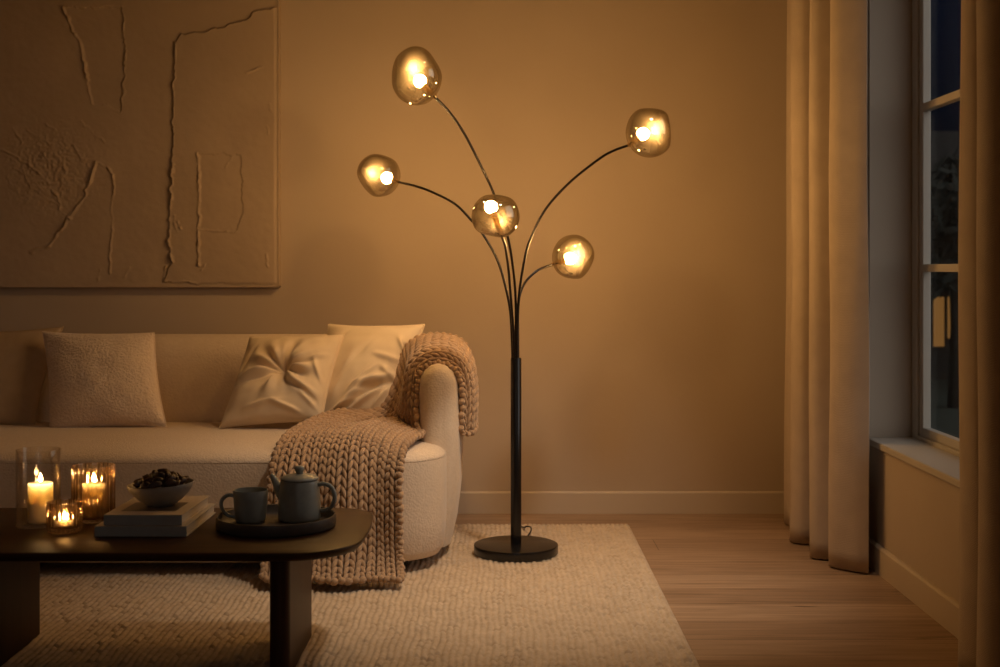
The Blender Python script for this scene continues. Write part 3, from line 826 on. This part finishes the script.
# arc length along the middle of the throw
midc = (A_ + B_) / 2
arc = np.r_[0, np.cumsum(np.linalg.norm(np.diff(midc, axis=0), axis=1))]
ARC = arc[-1]
def tsurf(u, s):
    """u across 0..1 from the cushion side to the arm front, s metres along"""
    i = np.interp(s, arc, np.arange(1200)); k = int(min(1198, max(0, i))); f = i - k
    p = [q[k]*(1-f) + q[k+1]*f for q in (L_, A_, B_, R_)]
    x = u * 3
    P = np.array([2*p[0]-p[1], *p, 2*p[3]-p[2]])
    j = int(min(2, max(0, x))); w = x - j
    a, b, c, d = P[j:j+4]
    q = .5*((2*b)+(-a+c)*w+(2*a-5*b+4*c-d)*w*w+(-a+3*b-3*c+d)*w**3)
    # soft folds down the front hang
    g = max(0, min(1, (s/ARC - .62)/.12))
    q = q + np.array([0, -.016*math.sin(u*PI*4.3+.4)*g, 0])
    # valley between two billows on the seat
    m = math.exp(-((s/ARC - .50)/.07)**2)
    q = q + np.array([0, 0, -.020*math.exp(-((u-.45)/.08)**2)*m])
    return q
def tnorm(u, s):
    e = .004; du = tsurf(min(1, u+e), s) - tsurf(max(0, u-e), s); ds = tsurf(u, min(ARC, s+e)) - tsurf(u, max(0, s-e))
    n = np.cross(ds, du); n /= (np.linalg.norm(n)+1e-9)
    return n
def lobe(b, p0, p1, nrm, wid, thk, n=8, m=6):
    p0, p1, nrm = np.array(p0), np.array(p1), np.array(nrm)
    ax = p1 - p0; L = np.linalg.norm(ax); ax = ax / L
    nrm = nrm - ax*(nrm@ax); nrm /= np.linalg.norm(nrm); sd = np.cross(ax, nrm)
    rings = []
    for i in range(m + 1):
        t = i / m; r = math.sin(PI*(.06 + .88*t)) ** .75
        c = p0 + ax*L*t + nrm*thk*.25*math.sin(PI*t)
        rings.append([tuple(c + sd*(wid*r*math.cos(2*PI*k/n)) + nrm*(thk*r*math.sin(2*PI*k/n))) for k in range(n)])
    b.rings(rings)
throw = empty('knitted_throw', (-.45, 4.2, .4), 'chunky brown cable knit throw draped over the sofa arm and seat', 'throw')
COLS = 13; ROWH = .0275
rows = int(ARC / ROWH)
def umap(t, s):
    """the throw is bunched on the arm: the front columns lie open, those behind are squeezed together"""
    g = s / ARC; g = max(0, min(1, (g - .34) / .15)); g = g*g*(3-2*g)
    return t ** (2.3 - 1.3*g)
yb = MB()
for r in range(rows):
    for c in range(COLS):
        s0 = (r + .5) * ROWH; ua, ub = umap(c / COLS, s0), umap((c + 1) / COLS, s0); uc = (ua + ub) / 2; hw = (ub - ua) / 2
        sa, sb = s0 - ROWH*.80, s0 + ROWH*.80
        sa, sb = max(0, sa), min(ARC, sb)
        n = tnorm(uc, s0)
        wdt = np.linalg.norm(tsurf(uc+hw*.9, s0) - tsurf(uc-hw*.9, s0)) / 2
        for sg in (-1, 1):
            # the two legs of a stitch meet at the lower end of each column
            p0 = tsurf(uc + sg*hw*.95, sa) + n*.001; p1 = tsurf(uc + sg*hw*.22, sb) + n*.011
            j = rng.uniform(.92, 1.08)
            lobe(yb, p0, p1, n, max(.0055, wdt*.50)*j, .0092*j)
yb.build('knit_stitches', M['yarn'], throw)
# knitted edges: a plait of fat stitches along both sides and the hem
eb = MB()
def braid(pf, nf, n, w=.0105):
    for k in range(n):
        a, b_ = k/n, min(1, (k+1.25)/n)
        nn = nf((a+b_)/2)
        side = np.cross(pf(b_) - pf(a), nn); side /= np.linalg.norm(side)
        o = side * (.006 if k % 2 else -.006)
        lobe(eb, pf(a) + o*1.2 + nn*.005, pf(b_) - o*.6 + nn*.009, nn, w, .0115)
braid(lambda t: tsurf(1.0, t*ARC), lambda t: tnorm(.99, t*ARC), int(ARC/.021))
braid(lambda t: tsurf(0.0, t*ARC), lambda t: tnorm(.01, t*ARC), int(ARC/.021))
braid(lambda t: tsurf(t, ARC), lambda t: tnorm(t, ARC*.995), 22)
braid(lambda t: tsurf(t, 0.0), lambda t: tnorm(t, ARC*.005), 16)
eb.build('knit_edge', M['yarn'], throw)
# the sheet of yarn between the stitches
U = np.linspace(0, 1, 40); S = np.linspace(0, ARC, 120)
V = np.array([[tsurf(u, s) - tnorm(u, s)*.002 for s in S] for u in U]).reshape(-1, 3)
np_mesh('knit_ground', V, grid_faces(40, 120), M['yarn'], throw)

# ------------------------------------------------------------------ coffee table
TZ = .32
table = empty('coffee_table', (-.86, 3.147, RT), 'low dark walnut coffee table with rounded corners on two slab legs', 'coffee table')
def ttop(ins, z, bow=.018):
    x0, x1, y0, y1 = -1.415+ins, -.334-ins, 2.874+ins, 3.42-ins
    q = rrect(x0, x1, y0, y1, .14, .09, 16); cx, cy = (x0+x1)/2, (y0+y1)/2; out = []
    # subdivide straight runs so the sides can bow gently
    for k, (x, y) in enumerate(q):
        x2, y2 = q[(k+1) % len(q)]
        nn = 10 if math.hypot(x2-x, y2-y) > .1 else 1
        for t in range(nn): out.append((x+(x2-x)*t/nn, y+(y2-y)*t/nn))
    return [(x + bow*(1-((y-cy)/.27)**2)*(1 if x > cx else -1)*min(1, abs(x-cx)/.5)**4, y, z) for (x, y) in out]
MB().rings([ttop(.022, TZ-.024), ttop(.010, TZ-.021), ttop(.002, TZ-.012), ttop(0, TZ-.005), ttop(.0015, TZ-.0015), ttop(.005, TZ)]).build('table_top', M['walnut'], table, auto=35)
def tleg(x0, x1):
    rings = []
    for z in (RT-.002, RT + .004, TZ-.022):
        q = []
        r = .0245
        for (cx, cy, a0) in ((x1-r, 2.965+r, -PI/2), (x1-r, 3.345-r, 0), (x0+r, 3.345-r, PI/2), (x0+r, 2.965+r, PI)):
            for k in range(9):
                a = a0 + PI/2*k/8; q.append((cx+r*math.cos(a), cy+r*math.sin(a), z))
        rings.append(q)
    return MB().rings(rings)
tleg(-.529, -.4815).build('leg', M['walnut_leg'], table, auto=50)
tleg(-1.227, -1.177).build('leg', M['walnut_leg'], table, auto=50)

# ------------------------------------------------------------------ candles and holders
def flame(b, x, y, z, h=.026, r=.0052):
    prof = [(.0005, z), (r*.6, z+h*.08), (r, z+h*.25), (r*.92, z+h*.42), (r*.6, z+h*.65), (r*.28, z+h*.85), (.0003, z+h)]
    return b.lathe(prof, x, y, 14)
def candle(name, x, y, z, r, h, label, fh=.021):
    o = empty(name, (x, y, z), label, 'candle')
    prof = [(r*.96, z), (r, z+.004), (r, z+h-.008), (r*.985, z+h-.002), (r*.93, z+h+.001), (r*.80, z+h-.004), (r*.5, z+h-.0065), (.004, z+h-.0065)]
    MB().lathe(prof, x, y, 40).build('wax', M['wax'], o, auto=60)
    MB().tube([(x, y, z+h-.008), (x+.0006, y, z+h), (x+.0015, y, z+h+.006)], .0011, 6).build('wick', M['wick'], o)
    flame(MB(), x, y, z+h+.003, fh, .0050).build('flame', M['flame'], o)
    return o
# tall clear cylinder
gx, gy = -1.129, 3.18
b = MB()
b.lathe([(.049, TZ+.0005), (.0515, TZ+.002), (.0526, TZ+.006), (.0526, TZ+.184), (.0521, TZ+.1868), (.0508, TZ+.1868), (.0502, TZ+.184), (.0502, TZ+.012), (.047, TZ+.009), (.002, TZ+.009)], gx, gy, 64)
prop(b.build('candle_holder', M['clear'], auto=50), 'tall clear glass cylinder holding a lit pillar candle', 'candle holder')
candle('pillar_candle', gx+.004, gy+.003, TZ+.0095, .030, .094, 'lit ivory pillar candle inside the tall clear cylinder')
def ribbed(cx, cy, R, hh, label, nr, base):
    b = MB()
    m = lambda r, z, a: r if (r < R*.9 or z < TZ+.008) else r + (.0030 if r > R*.97 else .0004)*abs(math.cos(nr*a/2))
    pr = [(R*.90, TZ+.0005), (R*.97, TZ+.003), (R*.985, TZ+.008), (R, TZ+.016), (R, TZ+hh*.5), (R, TZ+hh-.012), (R*1.0, TZ+hh-.004), (R*.985, TZ+hh-.0008), (R*.955, TZ+hh-.0008), (R*.94, TZ+hh-.004), (R*.94, TZ+hh*.5), (R*.94, TZ+base+.004), (R*.90, TZ+base), (.002, TZ+base)]
    b.lathe(pr, cx, cy, nr*8, m)
    return prop(b.build('candle_holder', M['amber'], auto=70), label, 'candle holder')
ribbed(-1.012, 3.235, .0500, .140, 'tall amber ribbed glass with a pillar candle, beside the books', 26, .012)
candle('pillar_candle', -1.012, 3.235, TZ+.0125, .0275, .082, 'lit ivory pillar candle inside the tall amber ribbed glass')
ribbed(-1.0385, 3.10, .0385, .074, 'short amber ribbed glass with a tealight, nearest the table front', 22, .014)
tx, ty, tz = -1.0385, 3.10, TZ+.0145
tl = empty('tealight', (tx, ty, tz), 'lit tealight glowing inside the short amber ribbed glass', 'candle')
MB().lathe([(.0185, tz), (.0205, tz+.001), (.0205, tz+.017), (.0200, tz+.017), (.0195, tz+.003), (.002, tz+.0025)], tx, ty, 36).build('cup', M['clear'], tl, auto=40)
MB().lathe([(.0190, tz+.003), (.0193, tz+.004), (.0193, tz+.0135), (.017, tz+.0128), (.003, tz+.0125)], tx, ty, 36).build('wax', M['wax'], tl, auto=50)
MB().tube([(tx, ty, tz+.012), (tx+.001, ty, tz+.019)], .001, 6).build('wick', M['wick'], tl)
flame(MB(), tx, ty, tz+.016, .018, .0050).build('flame', M['flame'], tl)

# ------------------------------------------------------------------ books and bowl
def book(x0, x1, y0, y1, z, th, label, cover, skew=0.0):
    o = empty('book', ((x0+x1)/2, (y0+y1)/2, z), label, 'book', None)
    sk = lambda x, y: x + skew*(y-y0)
    def bx(b, a0, a1, c0, c1, z0, z1):
        v = [(sk(x, y), y, zz) for zz in (z0, z1) for (x, y) in ((a0,c0),(a1,c0),(a1,c1),(a0,c1))]
        return b.add(v, [(0,3,2,1),(4,5,6,7),(0,1,5,4),(1,2,6,5),(2,3,7,6),(3,0,4,7)])
    ct = .0026
    bx(MB(), x0, x1, y0, y1, z, z+ct).build('back_cover', cover, o, smooth=False, bevel=.0006)
    bx(MB(), x0, x1, y0, y1, z+th-ct, z+th).build('front_cover', cover, o, smooth=False, bevel=.0006)
    bx(MB(), x0, x1, y0-.0022, y0+.0006, z+.0006, z+th-.0006).build('spine', M['spine'], o, smooth=False, bevel=.001)
    bx(MB(), x0+.004, x1-.004, y0+.001, y1-.004, z+ct, z+th-ct).build('pages', M['pages'], o, smooth=False)
    return o, bx
book(-.950, -.734, 3.047, 3.342, TZ+.0003, .0246, 'wide grey hardback at the bottom of the pair on the table', M['cover_low'], .012)
bk, bx = book(-.931, -.747, 3.055, 3.310, TZ+.0252, .0250, 'cream hardback with a dark cover photo, under the bowl', M['cover_top'], .03)
bt = TZ+.0502
bx(MB(), -.905, -.775, 3.10, 3.215, bt, bt+.0004).build('cover_picture', M['picture'], bk, smooth=False)
bcx, bcy, bz = -.8305, 3.182, bt + .0006
bowl = MB()
R = .0795
def bmod(r, z, a):
    return r * (1 + .012*math.cos(2*a+.5))
prof = [(.028, bz), (.034, bz+.0005), (.038, bz+.004), (.052, bz+.014), (.066, bz+.027), (.075, bz+.040), (R, bz+.051), (R-.0010, bz+.0528), (R-.0035, bz+.0515), (.071, bz+.040), (.062, bz+.028), (.048, bz+.016), (.032, bz+.008), (.003, bz+.0065)]
bowl.lathe(prof, bcx, bcy, 56, bmod)
bowl.v = [(x, y, z + (.0045*(x-bcx)/R)*max(0, min(1, (z-bz)/.05))) for (x, y, z) in bowl.v]
prop(bowl.build('bowl', M['bowl'], auto=60), 'small stoneware bowl of dried fruit standing on the books', 'bowl')
def fruit_mesh(seed):
    b = MB(); rg = random.Random(seed); n, m = 12, 9; rings = []
    L, Rr = rg.uniform(.0155, .019), rg.uniform(.0078, .0095)
    for i in range(m):
        t = i/(m-1); a = PI*(.04 + .92*t); ring = []
        for j in range(n):
            th = 2*PI*j/n
            r = Rr*math.sin(a)**.8*(1 + .24*math.cos(3*th+seed+2*t) + .16*math.sin(5*th + 6*t) + .22*rg.uniform(-1, 1))
            ring.append((r*math.cos(th), r*math.sin(th)*.82 + .003*math.sin(PI*t), -L*math.cos(a)))
        rings.append(ring)
    b.rings(rings)
    return b
protos = [fruit_mesh(s).build('dried_fruit', M['fruit']) for s in range(5)]
FL = 'wrinkled dark brown dried fruit heaped in the stoneware bowl'
spots = []
rg = random.Random(12)
for (rad, n, z) in ((.050, 11, .042), (.030, 7, .0525), (.057, 12, .0535), (.034, 8, .062), (.0, 1, .066), (.016, 4, .0735)):
    for k in range(n):
        a = 2*PI*k/n + rg.uniform(-.2, .2)
        spots.append((bcx + (rad+rg.uniform(-.003, .003))*math.cos(a), bcy + (rad+rg.uniform(-.003, .003))*math.sin(a), bz + z + .0045*rad*math.cos(a)/R + rg.uniform(-.002, .002), a))
for i, (x, y, z, a) in enumerate(spots):
    o = protos[i] if i < len(protos) else protos[i % 5].copy()
    if i >= len(protos): COL.objects.link(o)
    o.location = (x, y, z)
    o.rotation_euler = (PI/2 + rg.uniform(-.45, .45), rg.uniform(-.5, .5), a + rg.uniform(-.8, .8))
    s = rg.uniform(.85, 1.1); o.scale = (s, s, s)
    prop(o, FL, 'dried fruit', 'dried fruit in the bowl')

# ------------------------------------------------------------------ tray, mug, teapot
tcx, tcy, TR = -.545, 3.168, .1445
b = MB()
b.lathe([(TR-.010, TZ+.0004), (TR-.003, TZ+.0015), (TR, TZ+.006), (TR, TZ+.027), (TR-.0012, TZ+.0298), (TR-.0035, TZ+.030), (TR-.0055, TZ+.0285), (TR-.0065, TZ+.010), (TR-.011, TZ+.0065), (.003, TZ+.006)], tcx, tcy, 96)
prop(b.build('tray', M['tray'], auto=50), 'round dark tray with a raised rim carrying the mug and teapot', 'tray')
sz = TZ + .0064
mx, my = -.613, 3.195
mug = empty('mug', (mx, my, sz), 'grey glazed stoneware mug standing on the round tray', 'mug')
b = MB()
b.lathe([(.031, sz), (.034, sz+.001), (.037, sz+.006), (.0395, sz+.03), (.0418, sz+.06), (.0428, sz+.0775), (.0422, sz+.079), (.0408, sz+.0785), (.0395, sz+.06), (.037, sz+.03), (.033, sz+.008), (.003, sz+.006)], mx, my, 56)
b.build('cup', M['glaze'], mug, auto=60)
hp = catmull([(mx-.039, my, sz+.063), (mx-.054, my-.002, sz+.066), (mx-.068, my-.003, sz+.056), (mx-.0715, my-.003, sz+.041), (mx-.064, my-.002, sz+.024), (mx-.050, my-.001, sz+.014), (mx-.036, my, sz+.013)], 40)
MB().tube(hp, .0048, 12).build('handle', M['glaze'], mug)
px_, py_ = -.497, 3.222
pot = empty('teapot', (px_, py_, sz), 'grey glazed stoneware teapot with lid standing on the round tray', 'teapot')
MB().lathe([(.046, sz), (.0505, sz+.002), (.0525, sz+.008), (.0525, sz+.03), (.0505, sz+.06), (.0478, sz+.085), (.0465, sz+.096), (.0455, sz+.0985), (.042, sz+.0985), (.042, sz+.09), (.045, sz+.05), (.045, sz+.012), (.003, sz+.008)], px_, py_, 64).build('body', M['glaze'], pot, auto=60)
lid = MB().lathe([(.003, sz+.0985), (.0445, sz+.0985), (.0470, sz+.1000), (.0472, sz+.1025), (.0455, sz+.1055), (.038, sz+.1095), (.025, sz+.1125), (.012, sz+.1138), (.002, sz+.114)], px_, py_, 56).build('lid', M['glaze'], pot, auto=70)
MB().lathe([(.0085, sz+.1125), (.0085, sz+.117), (.0105, sz+.120), (.0122, sz+.124), (.0125, sz+.128), (.0112, sz+.1315), (.007, sz+.1330), (.001, sz+.1333)], px_, py_, 28).build('knob', M['glaze'], lid, auto=70)
hp = catmull([(px_+.043, py_-.004, sz+.086), (px_+.060, py_-.006, sz+.090), (px_+.079, py_-.009, sz+.083), (px_+.0885, py_-.010, sz+.062), (px_+.085, py_-.010, sz+.042), (px_+.072, py_-.008, sz+.027), (px_+.050, py_-.004, sz+.023)], 48)
MB().tube(hp, .0056, 12).build('handle', M['glaze'], pot)
sp = catmull([(px_-.036, py_+.012, sz+.045), (px_-.050, py_+.017, sz+.062), (px_-.060, py_+.022, sz+.083), (px_-.068, py_+.026, sz+.098), (px_-.076, py_+.030, sz+.105)], 30)
MB().tube(sp, .01, 14, taper=lambda t: .0135 - .0075*t).build('spout', M['glaze'], pot)

# ------------------------------------------------------------------ floor lamp
LX, LY = .0526, 4.27
lamp = empty('floor_lamp', (LX, LY, RT), 'black five-armed floor lamp with smoked glass globes on the rug', 'floor lamp')
MB().lathe([(.134, RT), (.137, RT+.002), (.1385, RT+.006), (.1385, RT+.027), (.1375, RT+.0305), (.134, RT+.032), (.002, RT+.032)], LX, LY, 96).build('base', M['black'], lamp, auto=40)
MB().lathe([(.0175, RT+.030), (.0178, RT+.034), (.0178, .652), (.0165, .655), (.002, .655)], LX, LY, 40).build('pole', M['black'], lamp, auto=40)
def deformer(cuts, seed, squash):
    def f(n):
        r = 1.0
        for (d, pos, amt) in cuts:
            dd = n.dot(Vector(d).normalized())
            # flattened facet: limits how far the surface reaches along d
            if dd > 0:
                lim = pos / dd
                k = 14.0
                r = -math.log(math.exp(-k*r) + math.exp(-k*lim)) / k
                r -= amt * max(0, (dd - .80) / .2) ** 2
        r += .018*mnoise.noise(n*1.7 + Vector((seed, 0, 0)))
        return Vector((n.x*squash[0], n.y*squash[1], n.z*squash[2])) * r
    return f
import bmesh
def globe(c, R, fn):
    bm = bmesh.new(); bmesh.ops.create_icosphere(bm, subdivisions=5, radius=1.0)
    v = [tuple(Vector(c) + fn(q.co.normalized())*R) for q in bm.verts]
    f = [tuple(q.index for q in fc.verts) for fc in bm.faces]
    bm.free()
    return MB().add(v, f)
def arm_pts(path, depths, n=60):
    P = [at(px, py, d) for (px, py), d in zip(path, depths)]
    return catmull([tuple(p) for p in P], n)
GL = [
 # centre px, depth, radius px, bulb px, arm path px (from the globe down to the pole), facets
 dict(c=(416.5,76), d=4.00, r=27.2, bulb=(420,81), path=[(435,97),(450,113),(465,135),(483,170),(495,197),(508,238),(513.5,272),(515.6,299),(515.8,330),(516,362)],
      cuts=[((1,-.2,.75),.90,0),((-1,-.3,.1),.95,0)], sq=(.95,.97,1.08), off=(.006,.004)),
 dict(c=(378.5,175), d=4.45, r=22.0, bulb=(387,178), path=[(398,182),(415,186),(432,192),(455,204),(471,220),(484,236),(498,261.5),(506.5,291),(510.8,318),(512.7,362)],
      cuts=[((-.75,-.3,-.6),.80,0),((.3,0,1),.94,0)], sq=(1.0,1.0,1.0), off=(-.009,.002)),
 dict(c=(495.5,216), d=3.95, r=24.2, bulb=(491,207), path=[(501,234),(505,245),(507,258),(508.7,272),(511,300),(513.2,330),(514.3,362)],
      cuts=[((.1,-.35,1),.84,.10),((-.2,0,-1),.88,0)], sq=(1.0,1.0,.97), off=(-.004,-.008)),
 dict(c=(650,132), d=4.20, r=24.8, bulb=(643,134), path=[(629,145),(614,150.5),(599,159),(569,183),(545,210),(530,240),(524,262),(519.5,291),(517.5,318),(517,362)],
      cuts=[((1,-.25,.05),.83,.16),((.1,0,1),.93,0)], sq=(.98,1.0,1.04), off=(.009,-.008)),
 dict(c=(573.5,257.5), d=4.38, r=22.0, bulb=(570,258.5), path=[(553,264.5),(545,267),(536,271.5),(525,282.5),(519.5,297),(518,315),(518,335),(518.2,362)],
      cuts=[((.85,-.35,-.5),.80,0),((-.1,.1,-1),.95,0)], sq=(.98,1.0,1.04), off=(.0095,.007)),
]
for i, g in enumerate(GL):
    c = at(*g['c'], g['d']); R = g['r']*g['d']/1300
    n = len(g['path']); zt = (LX + g['off'][0], LY + g['off'][1])
    dep = []
    for k in range(n):
        t = 1 - k/(n-1)
        dep.append((LY + g['off'][1])*(1-t**1.6) + g['d']*t**1.6)
    pts = arm_pts(g['path'], dep, 80)
    pts = [Vector(p) for p in pts]
    entry = pts[0]
    arm = MB().tube(pts, .0042, 12).build('arm', M['black_arm'], lamp)
    fn = deformer(g['cuts'], i*3.1, g['sq'])
    globe(c, R, fn).build('globe', M['smoke'], arm)
    bc = at(*g['bulb'], g['d'] + .004)
    d = (bc - entry); dl = d.length; d = d/dl
    s1 = entry + d*max(.004, dl - .015)
    MB().tube([entry - d*.006, entry, entry + d*.001, s1, s1 + d*.001], .01, 16, taper=lambda t: .0055 if t < .3 else .0095).build('socket', M['brass'], arm, auto=40)
    # small globe bulb with a neck
    q = d.to_track_quat('Z', 'Y').to_matrix()
    rb = .0195; prof = [(rb*math.sin(PI*(.14 + .86*k/14)), -rb*math.cos(PI*(.14 + .86*k/14))) for k in range(0, 14)] + [(.0002, rb)]
    rings = [[tuple(bc + q @ Vector((r*math.cos(2*PI*j/18), r*math.sin(2*PI*j/18), z))) for j in range(18)] for (r, z) in prof]
    MB().rings(rings).build('bulb', M['bulb'], arm)
cord = catmull([(LX+.004, LY+.134, RT+.008), (LX+.012, LY+.17, RT+.004), (LX+.030, LY+.215, RT+.005), (LX+.046, LY+.245, RT+.010), (LX+.056, LY+.285, RT+.018), (LX+.055, LY+.325, RT+.022), (LX+.040, LY+.345, RT+.020), (LX+.036, LY+.365, RT+.012),
                (LX+.030, LY+.41, RT+.004), (LX+.006, LY+.47, RT+.004), (LX+.006, LY+.55, .006), (LX+.008, LY+.70, .005), (LX+.008, LY+.752, .02)], 120)
MB().tube(cord, .0027, 8).build('power_cord', M['rubber'], lamp)
